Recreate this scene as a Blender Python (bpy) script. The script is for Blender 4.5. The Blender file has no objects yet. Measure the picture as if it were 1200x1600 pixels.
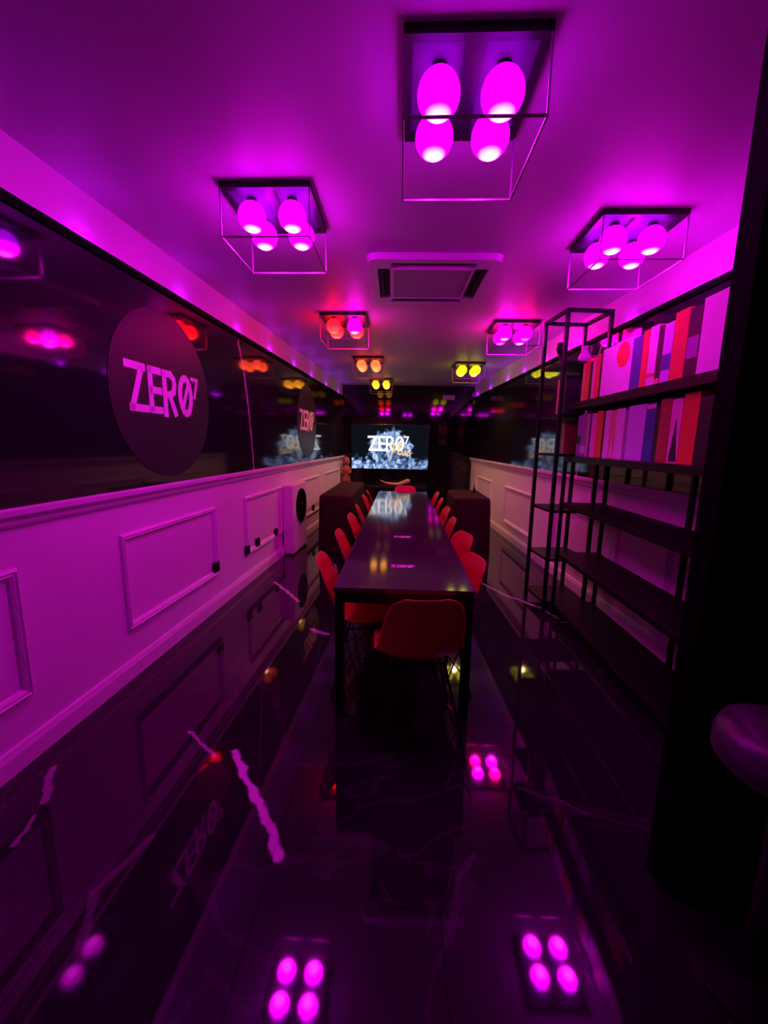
import bpy, bmesh, math, random
from mathutils import Vector, Matrix
random.seed(7)
S = bpy.context.scene
COL = S.collection
PI = math.pi

# ------------------------------------------------------------------ camera
EYE = 1.507
cam_d = bpy.data.cameras.new('camera')
cam = bpy.data.objects.new('camera', cam_d); COL.objects.link(cam)
cam_d.sensor_fit = 'HORIZONTAL'; cam_d.sensor_width = 36.0
cam_d.lens = 36.0 * 640 / 1200
cam_d.clip_start = 0.02
_p, _y, _r = math.radians(9.616), math.radians(2.32), math.radians(0.9)
f = Vector((-math.sin(_y)*math.cos(_p), math.cos(_y)*math.cos(_p), -math.sin(_p)))
rt = f.cross(Vector((0, 0, 1))).normalized(); up = rt.cross(f)
r2 = rt*math.cos(_r) + up*math.sin(_r); u2 = up*math.cos(_r) - rt*math.sin(_r)
cam.matrix_world = Matrix(((r2.x, u2.x, -f.x, 0), (r2.y, u2.y, -f.y, 0), (r2.z, u2.z, -f.z, EYE), (0, 0, 0, 1)))
S.camera = cam

# ------------------------------------------------------------------ world, exposure
w = bpy.data.worlds.new('world'); S.world = w; w.use_nodes = True
w.node_tree.nodes['Background'].inputs[0].default_value = (0.25, 0.0, 0.4, 1)
w.node_tree.nodes['Background'].inputs[1].default_value = 0.0
S.view_settings.view_transform = 'Standard'; S.view_settings.look = 'None'
S.view_settings.gamma = 1; S.view_settings.use_curve_mapping = False
S.view_settings.exposure = 0.0
LED_POWER = 0.95
GLOBE = 21.0

# ------------------------------------------------------------------ room constants
HC = 2.781
Y0, Y1 = -1.6, 9.6
LEFT_X, LEFT_A = -1.80, -math.atan(0.0447)
RIGHT_X, RIGHT_A = 2.039, math.atan(0.045)
DADO, TOP = 1.20, 2.475

# ------------------------------------------------------------------ helpers
def tag(o, label=None, cat=None, group=None, kind=None):
    if label: o['label'] = label
    if cat: o['category'] = cat
    if group: o['group'] = group
    if kind: o['kind'] = kind
    return o

def link_mesh(name, bm, m, parent=None, smooth=False, loc=None, rz=0.0):
    bmesh.ops.recalc_face_normals(bm, faces=bm.faces[:])
    me = bpy.data.meshes.new(name); bm.to_mesh(me); bm.free()
    if smooth:
        for p in me.polygons: p.use_smooth = True
    for mm in (m if isinstance(m, (list, tuple)) else [m]): me.materials.append(mm)
    o = bpy.data.objects.new(name, me); COL.objects.link(o)
    if parent: o.parent = parent
    if loc is not None: o.location = loc
    if rz: o.rotation_euler = (0, 0, rz)
    return o

def empty(name, loc, rz=0.0, **k):
    o = bpy.data.objects.new(name, None); COL.objects.link(o)
    o.location = loc; o.rotation_euler = (0, 0, rz); o.empty_display_size = 0.1
    tag(o, **k); return o

def box(bm, x0, x1, y0, y1, z0, z1, bevel=0.0, seg=2):
    vs = [bm.verts.new((x, y, z)) for x in (x0, x1) for y in (y0, y1) for z in (z0, z1)]
    fs = [(0, 1, 3, 2), (4, 6, 7, 5), (0, 4, 5, 1), (2, 3, 7, 6), (0, 2, 6, 4), (1, 5, 7, 3)]
    faces = [bm.faces.new([vs[i] for i in q]) for q in fs]
    if bevel:
        es = list({e for fc in faces for e in fc.edges})
        bmesh.ops.bevel(bm, geom=es, offset=bevel, segments=seg, affect='EDGES', profile=0.5)
    return bm

def boxm(*a, **k): return box(bmesh.new(), *a, **k)

def tube(bm, pts, r, n=8):
    pts = [Vector(p) for p in pts]; rings = []
    for i, p in enumerate(pts):
        d = (pts[min(i+1, len(pts)-1)] - pts[max(i-1, 0)]).normalized()
        a = Vector((0, 0, 1)) if abs(d.z) < 0.9 else Vector((1, 0, 0))
        s = d.cross(a).normalized(); t = d.cross(s)
        rr = r[i] if isinstance(r, (list, tuple)) else r
        rings.append([bm.verts.new(p + s*math.cos(2*PI*k/n)*rr + t*math.sin(2*PI*k/n)*rr) for k in range(n)])
    for a, b in zip(rings, rings[1:]):
        for k in range(n): bm.faces.new((a[k], a[(k+1) % n], b[(k+1) % n], b[k]))
    bm.faces.new(rings[0]); bm.faces.new(rings[-1])
    return bm

def lathe(bm, prof, n=24, cx=0, cy=0):
    rings = []
    for r, z in prof:
        if r < 1e-5: rings.append([bm.verts.new((cx, cy, z))])
        else: rings.append([bm.verts.new((cx + r*math.cos(2*PI*k/n), cy + r*math.sin(2*PI*k/n), z)) for k in range(n)])
    for a, b in zip(rings, rings[1:]):
        for k in range(n):
            q = [a[k % len(a)], a[(k+1) % len(a)], b[(k+1) % len(b)], b[k % len(b)]]
            u = []
            for v in q:
                if v not in u: u.append(v)
            if len(u) > 2: bm.faces.new(u)
    if len(rings[0]) > 1: bm.faces.new(rings[0])
    if len(rings[-1]) > 1: bm.faces.new(rings[-1])
    return bm

def dup(root, **k):
    r = root.copy(); COL.objects.link(r)
    for ch in list(root.children):
        c = ch.copy(); COL.objects.link(c); c.parent = r
        for g in list(ch.children):
            d = g.copy(); COL.objects.link(d); d.parent = c
    tag(r, **k); return r

# ------------------------------------------------------------------ materials
def mat(name, col, rough=0.5, metal=0.0, spec=0.5, grain=0.0, gscale=30.0, bump=0.0, coat=0.0):
    m = bpy.data.materials.new(name); m.use_nodes = True
    nt = m.node_tree; b = nt.nodes['Principled BSDF']
    b.inputs['Base Color'].default_value = (*col, 1); b.inputs['Roughness'].default_value = rough
    b.inputs['Metallic'].default_value = metal; b.inputs['Specular IOR Level'].default_value = spec
    if coat: b.inputs['Coat Weight'].default_value = coat; b.inputs['Coat Roughness'].default_value = 0.08
    if grain or bump:
        tc = nt.nodes.new('ShaderNodeTexCoord'); n = nt.nodes.new('ShaderNodeTexNoise')
        n.inputs['Scale'].default_value = gscale; n.inputs['Detail'].default_value = 4
        nt.links.new(tc.outputs['Object'], n.inputs['Vector'])
        if grain:
            mx = nt.nodes.new('ShaderNodeMix'); mx.data_type = 'RGBA'
            mx.inputs[6].default_value = (*[c*(1-grain) for c in col], 1)
            mx.inputs[7].default_value = (*[min(1, c*(1+grain)) for c in col], 1)
            nt.links.new(n.outputs['Fac'], mx.inputs[0]); nt.links.new(mx.outputs[2], b.inputs['Base Color'])
        if bump:
            bp = nt.nodes.new('ShaderNodeBump'); bp.inputs['Strength'].default_value = bump; bp.inputs['Distance'].default_value = 0.01
            nt.links.new(n.outputs['Fac'], bp.inputs['Height']); nt.links.new(bp.outputs[0], b.inputs['Normal'])
    return m

def emit(name, col, strength):
    m = bpy.data.materials.new(name); m.use_nodes = True; nt = m.node_tree
    b = nt.nodes['Principled BSDF']; b.inputs['Base Color'].default_value = (0.02, 0.02, 0.02, 1)
    b.inputs['Emission Color'].default_value = (*col, 1); b.inputs['Emission Strength'].default_value = strength
    return m

def globe_mat(name, col, down, tip):
    """frosted reflector globe: body colour all over, stronger towards the lower half, white hot at the lower pole (object z)"""
    m = bpy.data.materials.new(name); m.use_nodes = True; nt = m.node_tree
    nt.nodes.remove(nt.nodes['Principled BSDF']); out = nt.nodes['Material Output']
    e = nt.nodes.new('ShaderNodeEmission'); tc = nt.nodes.new('ShaderNodeTexCoord'); sx = nt.nodes.new('ShaderNodeSeparateXYZ')
    L = nt.links.new; L(tc.outputs['Object'], sx.inputs[0]); prev = None
    for z0, z1, c in ((0.005, -0.05, down), (-0.055, -0.070, tip)):
        mr = nt.nodes.new('ShaderNodeMapRange'); mr.interpolation_type = 'SMOOTHSTEP'
        mr.inputs[1].default_value = z0; mr.inputs[2].default_value = z1; L(sx.outputs[2], mr.inputs[0])
        mx = nt.nodes.new('ShaderNodeMix'); mx.data_type = 'RGBA'; mx.clamp_factor = True
        if prev is None: mx.inputs[6].default_value = (*col, 1)
        else: L(prev, mx.inputs[6])
        mx.inputs[7].default_value = (*c, 1); L(mr.outputs[0], mx.inputs[0]); prev = mx.outputs[2]
    L(prev, e.inputs[0]); L(e.outputs[0], out.inputs[0])
    return m

def vein_marble(name, base, veins, axes, rough, vein_col=(0.8, 0.78, 0.8), faint=0.06, spec=0.5, nscale=0.55):
    """polished dark marble: listed veins (polyline, width) in the plane of the two given axes + faint noise veins"""
    m = bpy.data.materials.new(name); m.use_nodes = True; nt = m.node_tree; N = nt.nodes.new; L = nt.links.new
    b = nt.nodes['Principled BSDF']; b.inputs['Roughness'].default_value = rough; b.inputs['Specular IOR Level'].default_value = spec
    geo = N('ShaderNodeNewGeometry'); sep = N('ShaderNodeSeparateXYZ'); L(geo.outputs['Position'], sep.inputs[0])
    com = N('ShaderNodeCombineXYZ'); L(sep.outputs[axes[0]], com.inputs[0]); L(sep.outputs[axes[1]], com.inputs[1])
    nz = N('ShaderNodeTexNoise'); nz.inputs['Scale'].default_value = 14; nz.inputs['Detail'].default_value = 3
    L(com.outputs[0], nz.inputs['Vector'])
    sb = N('ShaderNodeVectorMath'); sb.operation = 'SUBTRACT'; L(nz.outputs['Color'], sb.inputs[0]); sb.inputs[1].default_value = (0.5, 0.5, 0.5)
    sc = N('ShaderNodeVectorMath'); sc.operation = 'SCALE'; L(sb.outputs[0], sc.inputs[0]); sc.inputs[3].default_value = 0.05
    fl = N('ShaderNodeVectorMath'); fl.operation = 'MULTIPLY'; L(sc.outputs[0], fl.inputs[0]); fl.inputs[1].default_value = (1, 1, 0)
    ps = N('ShaderNodeVectorMath'); ps.operation = 'ADD'; L(com.outputs[0], ps.inputs[0]); L(fl.outputs[0], ps.inputs[1])
    total = None
    for pts, width, amount in veins:
        best = None
        for a, c in zip(pts, pts[1:]):
            a = Vector((*a, 0)); d = Vector((*c, 0)) - a
            s = N('ShaderNodeVectorMath'); s.operation = 'SUBTRACT'; L(ps.outputs[0], s.inputs[0]); s.inputs[1].default_value = a
            dt = N('ShaderNodeVectorMath'); dt.operation = 'DOT_PRODUCT'; L(s.outputs[0], dt.inputs[0]); dt.inputs[1].default_value = d / d.length_squared
            cl = N('ShaderNodeClamp'); L(dt.outputs['Value'], cl.inputs[0])
            sv = N('ShaderNodeVectorMath'); sv.operation = 'SCALE'; sv.inputs[0].default_value = d; L(cl.outputs[0], sv.inputs[3])
            s2 = N('ShaderNodeVectorMath'); s2.operation = 'DISTANCE'; L(s.outputs[0], s2.inputs[0]); L(sv.outputs[0], s2.inputs[1])
            if best is None: best = s2.outputs['Value']
            else:
                mn = N('ShaderNodeMath'); mn.operation = 'MINIMUM'; L(best, mn.inputs[0]); L(s2.outputs['Value'], mn.inputs[1]); best = mn.outputs[0]
        mr = N('ShaderNodeMapRange'); mr.interpolation_type = 'SMOOTHSTEP'; L(best, mr.inputs[0])
        mr.inputs[1].default_value = width; mr.inputs[2].default_value = width*0.35; mr.inputs[3].default_value = 0; mr.inputs[4].default_value = amount
        if total is None: total = mr.outputs[0]
        else:
            mxx = N('ShaderNodeMath'); mxx.operation = 'MAXIMUM'; L(total, mxx.inputs[0]); L(mr.outputs[0], mxx.inputs[1]); total = mxx.outputs[0]
    n2 = N('ShaderNodeTexNoise'); n2.inputs['Scale'].default_value = nscale; n2.inputs['Detail'].default_value = 5; n2.inputs['Distortion'].default_value = 1.2
    L(com.outputs[0], n2.inputs['Vector'])
    s3 = N('ShaderNodeMath'); s3.operation = 'SUBTRACT'; L(n2.outputs['Fac'], s3.inputs[0]); s3.inputs[1].default_value = 0.5
    ab = N('ShaderNodeMath'); ab.operation = 'ABSOLUTE'; L(s3.outputs[0], ab.inputs[0])
    m2 = N('ShaderNodeMapRange'); m2.interpolation_type = 'SMOOTHSTEP'; L(ab.outputs[0], m2.inputs[0])
    m2.inputs[1].default_value = 0.012; m2.inputs[2].default_value = 0.0; m2.inputs[3].default_value = 0; m2.inputs[4].default_value = faint
    if total is not None:
        mxx = N('ShaderNodeMath'); mxx.operation = 'MAXIMUM'; L(total, mxx.inputs[0]); L(m2.outputs[0], mxx.inputs[1]); total = mxx.outputs[0]
    else: total = m2.outputs[0]
    mx = N('ShaderNodeMix'); mx.data_type = 'RGBA'; mx.inputs[6].default_value = (*base, 1); mx.inputs[7].default_value = (*vein_col, 1)
    L(total, mx.inputs[0]); L(mx.outputs[2], b.inputs['Base Color'])
    return m

M = {}
M['white_paint'] = mat('white_paint', (0.78, 0.76, 0.78), 0.45, grain=0.02, gscale=3, spec=0.35)
M['grey_paint'] = mat('grey_paint', (0.34, 0.33, 0.34), 0.6, grain=0.05, gscale=3)
M['ceiling_paint'] = mat('ceiling_paint', (0.60, 0.58, 0.60), 0.5, grain=0.03, gscale=2, spec=0.4)
M['black_gloss'] = vein_marble('black_gloss_marble', (0.012, 0.010, 0.014),
    [([(4.06, 2.44), (4.16, 2.2), (4.22, 1.95), (4.28, 1.6), (4.33, 1.2)], 0.022, 0.5)], (1, 2), 0.06, faint=0.0)
M['far_gloss'] = mat('black_wall_gloss', (0.007, 0.006, 0.008), 0.05, grain=0.3, gscale=4)
M['black_matte'] = mat('black_matte', (0.0015, 0.0015, 0.002), 0.7, grain=0.2, gscale=20, spec=0.04)
M['black_metal'] = mat('black_metal', (0.004, 0.0035, 0.0045), 0.4, grain=0.2, gscale=40, spec=0.25)
M['dark_bronze'] = mat('dark_bronze_metal', (0.02, 0.015, 0.018), 0.4, metal=0.4, grain=0.2)
M['plate'] = mat('fixture_plate', (0.06, 0.055, 0.06), 0.5, grain=0.1)
M['cage_metal'] = mat('cage_metal', (0.35, 0.3, 0.33), 0.35, metal=0.6, grain=0.1)
M['floor'] = vein_marble('dark_marble_floor', (0.014, 0.010, 0.015), [
    ([(-0.79, 1.751), (-0.67, 1.602), (-0.554, 1.46), (-0.473, 1.35), (-0.419, 1.253)], 0.024, 0.9),
    ([(-1.077, 1.878), (-0.957, 1.784), (-0.868, 1.717)], 0.012, 0.45),
    ([(-1.334, 4.182), (-1.119, 3.911), (-0.953, 3.67)], 0.022, 0.6),
    ([(0.844, 4.48), (1.085, 4.006), (1.336, 3.699), (1.408, 3.491)], 0.02, 0.45),
    ([(-1.586, 1.603), (-1.464, 1.437)], 0.02, 0.3),
    ([(-1.452, 1.363), (-1.411, 1.245)], 0.014, 0.3),
    ([(-0.70, 3.10), (-0.64, 3.06), (-0.56, 3.02)], 0.03, 0.5),
    ([(0.55, 1.62), (0.70, 1.56), (0.80, 1.50)], 0.015, 0.06),
    ([(0.18, 1.02), (0.24, 1.22), (0.30, 1.30)], 0.02, 0.04),
    ([(-1.0, 5.2), (-0.8, 4.9), (-0.72, 4.5)], 0.02, 0.4),
    ([(-0.9, 0.9), (-1.0, 1.1), (-0.93, 1.3)], 0.02, 0.1)], (0, 1), 0.04, faint=0.02)
M['table_top'] = mat('table_gloss_black', (0.045, 0.036, 0.034), 0.075, grain=0.3, gscale=6, bump=0.003, spec=0.7)
M['red_shell'] = mat('red_plastic', (0.62, 0.02, 0.025), 0.35, grain=0.03, gscale=60)
M['wire'] = mat('black_wire', (0.01, 0.01, 0.011), 0.3, metal=0.5, grain=0.1)
M['disc'] = mat('grey_vinyl_disc', (0.022, 0.020, 0.021), 0.42, grain=0.06, gscale=8, spec=0.25)
M['letter'] = mat('white_vinyl_letter', (0.85, 0.83, 0.85), 0.5, grain=0.02)
M['cloth'] = mat('dark_brown_cloth', (0.030, 0.008, 0.010), 0.85, grain=0.3, gscale=60, bump=0.3, spec=0.15)
M['ac_white'] = mat('ac_white_plastic', (0.74, 0.72, 0.74), 0.4, grain=0.02)
M['ac_grey'] = mat('ac_grille_plastic', (0.5, 0.48, 0.5), 0.5, grain=0.03)
M['dark_slot'] = mat('dark_slot', (0.01, 0.01, 0.01), 0.7, grain=0.1)
M['wood'] = mat('pale_driftwood', (0.62, 0.36, 0.24), 0.5, grain=0.25, gscale=15, bump=0.2)
M['clay'] = mat('terracotta_brown', (0.42, 0.14, 0.08), 0.45, grain=0.3, gscale=18, bump=0.2)
M['plinth'] = mat('pale_plinth_stone', (0.5, 0.4, 0.36), 0.5, grain=0.15)
M['stool'] = mat('dark_stool_leather', (0.06, 0.05, 0.06), 0.35, grain=0.2, gscale=50, bump=0.1)
M['bezel'] = mat('screen_bezel', (0.006, 0.006, 0.007), 0.25, grain=0.1)
M['glass_pink'] = mat('pale_glass', (0.7, 0.65, 0.7), 0.1, grain=0.03)

# ------------------------------------------------------------------ structure
fl = link_mesh('floor', boxm(-2.2, 2.3, Y0, Y1, -0.10, -0.006), M['black_matte']); tag(fl, kind='structure')
t0 = None
TW, TL = 0.6, 1.2
for i in range(-4, 4):
    for j in range(-2, 8):
        x, y = i*TW + 0.16, j*TL - 0.6
        ya, yb = max(y, Y0), min(y+TL, Y1)
        if yb - ya < 0.05: continue
        if t0 is not None and yb - ya > TL - 0.01:
            t = t0.copy(); COL.objects.link(t); t.location = (x, ya, 0)
        else:
            bm = boxm(0.001, TW-0.001, 0.001, yb-ya-0.001, -0.008, 0.0)
            t = link_mesh('tile', bm, M['floor'], loc=(x, ya, 0))
            if t0 is None and yb - ya > TL - 0.01: t0 = t
        t.parent = fl
ce = link_mesh('ceiling', boxm(-2.2, 2.3, Y0, Y1, HC, HC+0.1), M['ceiling_paint']); tag(ce, kind='structure')
wf = link_mesh('wall_far', boxm(-2.2, 2.3, Y1, Y1+0.1, -0.1, HC+0.1), M['far_gloss']); tag(wf, kind='structure')
wb = link_mesh('wall_near', boxm(-2.2, 2.3, Y0-0.1, Y0, -0.1, HC+0.1), M['grey_paint']); tag(wb, kind='structure')

def side(name, x, a, sgn, slabs, frames):
    """one long wall in its own frame: local y along the wall, +n into the room (n = sgn * local x)"""
    def ob(nm, bm, m, smooth=False, parent=None):
        if parent is not None: return link_mesh(nm, bm, m, parent, smooth)
        o = link_mesh(nm, bm, m, None, smooth, (x, 0, 0), a); return o
    def bx(n0, n1, y0, y1, z0, z1, bevel=0.0):
        return boxm(min(n0*sgn, n1*sgn), max(n0*sgn, n1*sgn), y0, y1, z0, z1, bevel=bevel)
    wl = ob('wall_'+name, bx(-0.12, 0.0, Y0, Y1, -0.1, HC+0.05), M['white_paint']); tag(wl, kind='structure')
    for y0, y1 in slabs:
        ob('panel', bx(0.0, 0.035, y0+0.001, y1-0.001, DADO, TOP), M['black_gloss'], parent=wl)
    # thin black ledge cap carrying the uplights
    ob('ledge', bx(0.0, 0.05, slabs[0][0], slabs[-1][1], TOP, TOP+0.015), M['black_matte'], parent=wl)
    ob('glow_shield_lip', bx(0.044, 0.05, slabs[0][0], slabs[-1][1], TOP+0.015, TOP+0.042), M['black_matte'], parent=wl)  # lip added to keep the LED glow and its reflections off the floor
    def profile(nm, prof):
        bm = bmesh.new()
        A = [bm.verts.new((n*sgn, Y0, z)) for n, z in prof]; B = [bm.verts.new((n*sgn, Y1, z)) for n, z in prof]
        k = len(prof)
        for i in range(k): bm.faces.new((A[i], A[(i+1) % k], B[(i+1) % k], B[i]))
        bm.faces.new(A); bm.faces.new(B)
        o = ob(nm, bm, M['white_paint']); tag(o, kind='structure'); return o
    profile('baseboard_'+name, [(0, 0), (0.022, 0), (0.022, 0.085), (0.016, 0.10), (0.012, 0.115), (0, 0.118)])
    profile('trim_1' if name == 'left' else 'trim_2',
            [(0, 1.105), (0.012, 1.11), (0.02, 1.125), (0.02, 1.14), (0.03, 1.15), (0.045, 1.165), (0.048, 1.19), (0.045, 1.2), (0, 1.203)])
    for i, (y0, y1, z0, z1) in enumerate(frames):
        bm = bmesh.new(); rings = []
        for d, h in [(0, 0), (0.004, 0.016), (0.014, 0.024), (0.022, 0.014), (0.03, 0.02), (0.042, 0.012), (0.05, 0.0)]:
            rings.append([bm.verts.new((h*sgn, yy, zz)) for yy, zz in ((y0+d, z0+d), (y1-d, z0+d), (y1-d, z1-d), (y0+d, z1-d))])
        for p, q in zip(rings, rings[1:]):
            for k in range(4): bm.faces.new((p[k], p[(k+1) % 4], q[(k+1) % 4], q[k]))
        o = ob('trim_%d' % (i + (3 if name == 'left' else 8)), bm, M['white_paint']); tag(o, kind='structure')
    return wl

side('left', LEFT_X, LEFT_A, 1, [(Y0, 1.09), (1.09, 4.67), (4.67, 8.25), (8.25, 9.55)],
     [(0.55, 1.70, 0.31, 0.93), (2.34, 3.50, 0.31, 0.93), (4.12, 5.28, 0.31, 0.93), (6.05, 7.28, 0.31, 0.93), (7.72, 9.15, 0.31, 0.93)])
side('right', RIGHT_X, RIGHT_A, -1, [(1.3, 4.2), (4.2, 7.2), (7.2, 9.55)],
     [(1.5, 2.9, 0.24, 0.84), (3.5, 4.85, 0.24, 0.84), (5.54, 6.83, 0.24, 0.84), (7.68, 8.95, 0.26, 0.84)])

def wl_pt(n, y, z): 
    return Matrix.Translation((LEFT_X, 0, 0)) @ Matrix.Rotation(LEFT_A, 4, 'Z') @ Vector((n, y, z))
def wr_pt(n, y, z):
    return Matrix.Translation((RIGHT_X, 0, 0)) @ Matrix.Rotation(RIGHT_A, 4, 'Z') @ Vector((-n, y, z))

# black partition beside the camera, with a slot between its post and its panel
pt = link_mesh('partition', boxm(0.925, 0.985, 1.22, 1.30, 0.0, HC), M['black_matte']); tag(pt, kind='structure')
link_mesh('panel', boxm(1.020, 1.99, 1.22, 1.30, 0.0, HC), M['black_matte'], pt)
link_mesh('rail', boxm(0.985, 1.020, 1.23, 1.29, 1.38, HC), M['black_matte'], pt)
link_mesh('rail', boxm(0.985, 1.020, 1.23, 1.29, 0.0, 0.88), M['black_matte'], pt)

# ------------------------------------------------------------------ LED uplights on the ledges
puck_m = emit('led_lens', (0.75, 0.12, 1.0), 6)
def led(p, rz, label, on=True):
    o = empty('led_uplight', p, rz, label=label, cat='led light', group='purple LED uplights along the ledges')
    if not hasattr(led, 'm'):
        a = link_mesh('housing', lathe(bmesh.new(), [(0.012, 0), (0.014, 0.004), (0.014, 0.016), (0.010, 0.018)], 10), M['black_metal'], o)
        b = link_mesh('lens', lathe(bmesh.new(), [(0.010, 0.0182), (0.006, 0.022), (0, 0.023)], 10), puck_m, o)
        led.m = (a, b)
    else:
        for c in led.m:
            d = c.copy(); COL.objects.link(d); d.parent = o
    l = bpy.data.lights.new('led_glow', 'POINT'); l.color = (0.52, 0.0, 1.0); l.energy = LED_POWER; l.shadow_soft_size = 0.006
    lo = bpy.data.objects.new('led_glow', l); COL.objects.link(lo); lo.parent = o; lo.location = (0, 0, 0.03)
ORD = ['first', 'second', 'third', 'fourth', 'fifth', 'sixth', 'seventh', 'eighth', 'ninth', 'tenth', 'eleventh', 'twelfth']
ys = [1.4, 2.28, 3.18, 4.14, 5.01, 5.95, 6.88, 7.94, 9.1]
for i, y in enumerate(ys):
    led(wl_pt(0.024, y, TOP+0.0151), LEFT_A, 'purple LED uplight on ledge above left black wall, %s from camera end' % ORD[i])
ys = [2.8, 3.7, 4.6, 5.5, 6.3, 7.1, 8.2, 9.3]
for i, y in enumerate(ys):
    led(wr_pt(0.024, y, TOP+0.0151), RIGHT_A, 'purple LED uplight on ledge above right black wall, %s from camera end' % ORD[i])

# ------------------------------------------------------------------ ceiling lights
SIZE, GR = 0.46, 0.073
def tube_sq(bm, h, z, t, hgt):
    for (x0, x1, y0, y1) in ((-h, h, -h, -h+t), (-h, h, h-t, h), (-h, -h+t, -h+t, h-t), (h-t, h, -h+t, h-t)):
        box(bm, x0, x1, y0, y1, z-hgt/2, z+hgt/2)
G = GLOBE
GC = {
 'violet':  globe_mat('globe_violet', (0.17*G, 0.0, 0.36*G), (1.7*G, 0.0, 1.6*G), (2.4*G, 1.0, 2.4*G)),
 'bright violet': globe_mat('globe_bright_violet', (0.27*G, 0.0, 0.55*G), (3.6*G, 0.0, 3.2*G), (4.5*G, 1.2, 4.5*G)),
 'magenta': globe_mat('globe_magenta', (0.8*G, 0.0, 0.7*G), (4.0*G, 0.0, 2.8*G), (5*G, 1.0, 5*G)),
 'pink':    globe_mat('globe_pink', (0.9*G, 0.0, 0.2*G), (3.4*G, 0.0, 0.7*G), (4*G, 0.3, 1.6*G)),
 'red':     globe_mat('globe_red', (0.6*G, 0.015, 0.06), (2.8*G, 0.08, 0.12), (3*G, 0.3, 0.15)),
 'orange':  globe_mat('globe_orange', (5.0, 0.26, 0.08), (7.0, 0.42, 0.10), (7.0, 0.9, 0.3)),
 'amber':   globe_mat('globe_amber', (2.6, 0.85, 0.03), (3.6, 1.2, 0.04), (5.0, 2.6, 0.35)),
 'lime':    globe_mat('globe_lime', (2.6, 2.1, 0.01), (3.4, 3.2, 0.02), (5.0, 5.0, 0.6)),
}
globe_me = {}
def fixture(cx, cy, cols, label, glow):
    o = empty('ceiling_light', (cx, cy, HC), 0, label=label, cat='ceiling light', group='square caged ceiling lights with four globes')
    h = SIZE/2
    if not hasattr(fixture, 'parts'):
        ps = []
        bm = bmesh.new(); tube_sq(bm, h, -0.0155, 0.03, 0.031); ps.append(link_mesh('top_frame', bm, M['dark_bronze'], o))
        ps.append(link_mesh('mounting_plate', boxm(-h+0.03, h-0.03, -h+0.03, h-0.03, -0.016, -0.001), M['plate'], o))
        bm = bmesh.new(); box(bm, -0.035, 0.035, -h+0.03, h-0.03, -0.026, -0.016); ps.append(link_mesh('mounting_bar', bm, M['dark_bronze'], o))
        for sx in (-1, 1):
            for sy in (-1, 1):
                a, b = sx*(h-0.004), sy*(h-0.004)
                ps.append(link_mesh('post', boxm(a-0.003, a+0.003, b-0.003, b+0.003, -0.250, -0.031), M['cage_metal'], o))
        bm = bmesh.new(); tube_sq(bm, h, -0.2535, 0.007, 0.007); ps.append(link_mesh('lower_frame', bm, M['cage_metal'], o))
        for sx in (-1, 1):
            for sy in (-1, 1):
                ps.append(link_mesh('socket', lathe(bmesh.new(), [(0.026, -0.016), (0.026, -0.03), (0.022, -0.04)], 14, sx*0.108, sy*0.1), M['dark_bronze'], o, smooth=True))
        fixture.parts = ps
    else:
        for c in fixture.parts:
            d = c.copy(); COL.objects.link(d); d.parent = o
    k = 0
    for sy in (-1, 1):
        for sx in (-1, 1):
            c = cols[k]; k += 1
            if c not in globe_me:
                n = 14; prof = [(GR*math.sin(PI*i/n), -GR*math.cos(PI*i/n)) for i in range(n+1)]
                prof[0] = (0, -GR); prof[-1] = (0, GR)
                gl = link_mesh('globe', lathe(bmesh.new(), prof, 22), GC[c], o, smooth=True); globe_me[c] = gl
            else:
                gl = globe_me[c].copy(); COL.objects.link(gl); gl.parent = o
            gl.location = (sx*0.108, sy*0.1, -0.101)
            gl['label'] = '%s glowing globe' % c
    if glow:
        col, e = glow
        l = bpy.data.lights.new('lamp_glow', 'SPOT'); l.color = col; l.energy = e; l.shadow_soft_size = 0.04
        l.spot_size = math.radians(138); l.spot_blend = 0.5
        lo = bpy.data.objects.new('lamp_glow', l); COL.objects.link(lo); lo.parent = o; lo.location = (0, 0, -0.19)
V = ['violet']*4; VB = ['bright violet']*4
fixture(0.207, 1.722, V, 'large nearest caged ceiling light with four violet globes, right of centre', None)
fixture(-0.715, 2.48, VB, 'caged ceiling light with four violet globes near the left wall', None)
fixture(1.30, 2.75, VB, 'caged ceiling light with four violet globes above the shelving tower', None)
fixture(-0.62, 4.55, ['red', 'magenta', 'red', 'red'], 'caged ceiling light of red and magenta globes left of the air conditioner', None)
fixture(1.18, 4.79, ['magenta', 'pink', 'pink', 'magenta'], 'caged ceiling light of pink and magenta globes beyond the shelving tower', None)
fixture(-0.54, 6.65, ['orange']*4, 'caged ceiling light with orange globes, second row from the far wall', ((1.0, 0.22, 0.12), 45))
fixture(-0.455, 8.75, ['amber']*4, 'farthest caged ceiling light with amber yellow globes', ((1.0, 0.34, 0.22), 65))
fixture(1.055, 7.03, ['lime']*4, 'caged ceiling light with lime yellow globes at the far right', ((1.0, 0.6, 0.2), 40))

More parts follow.
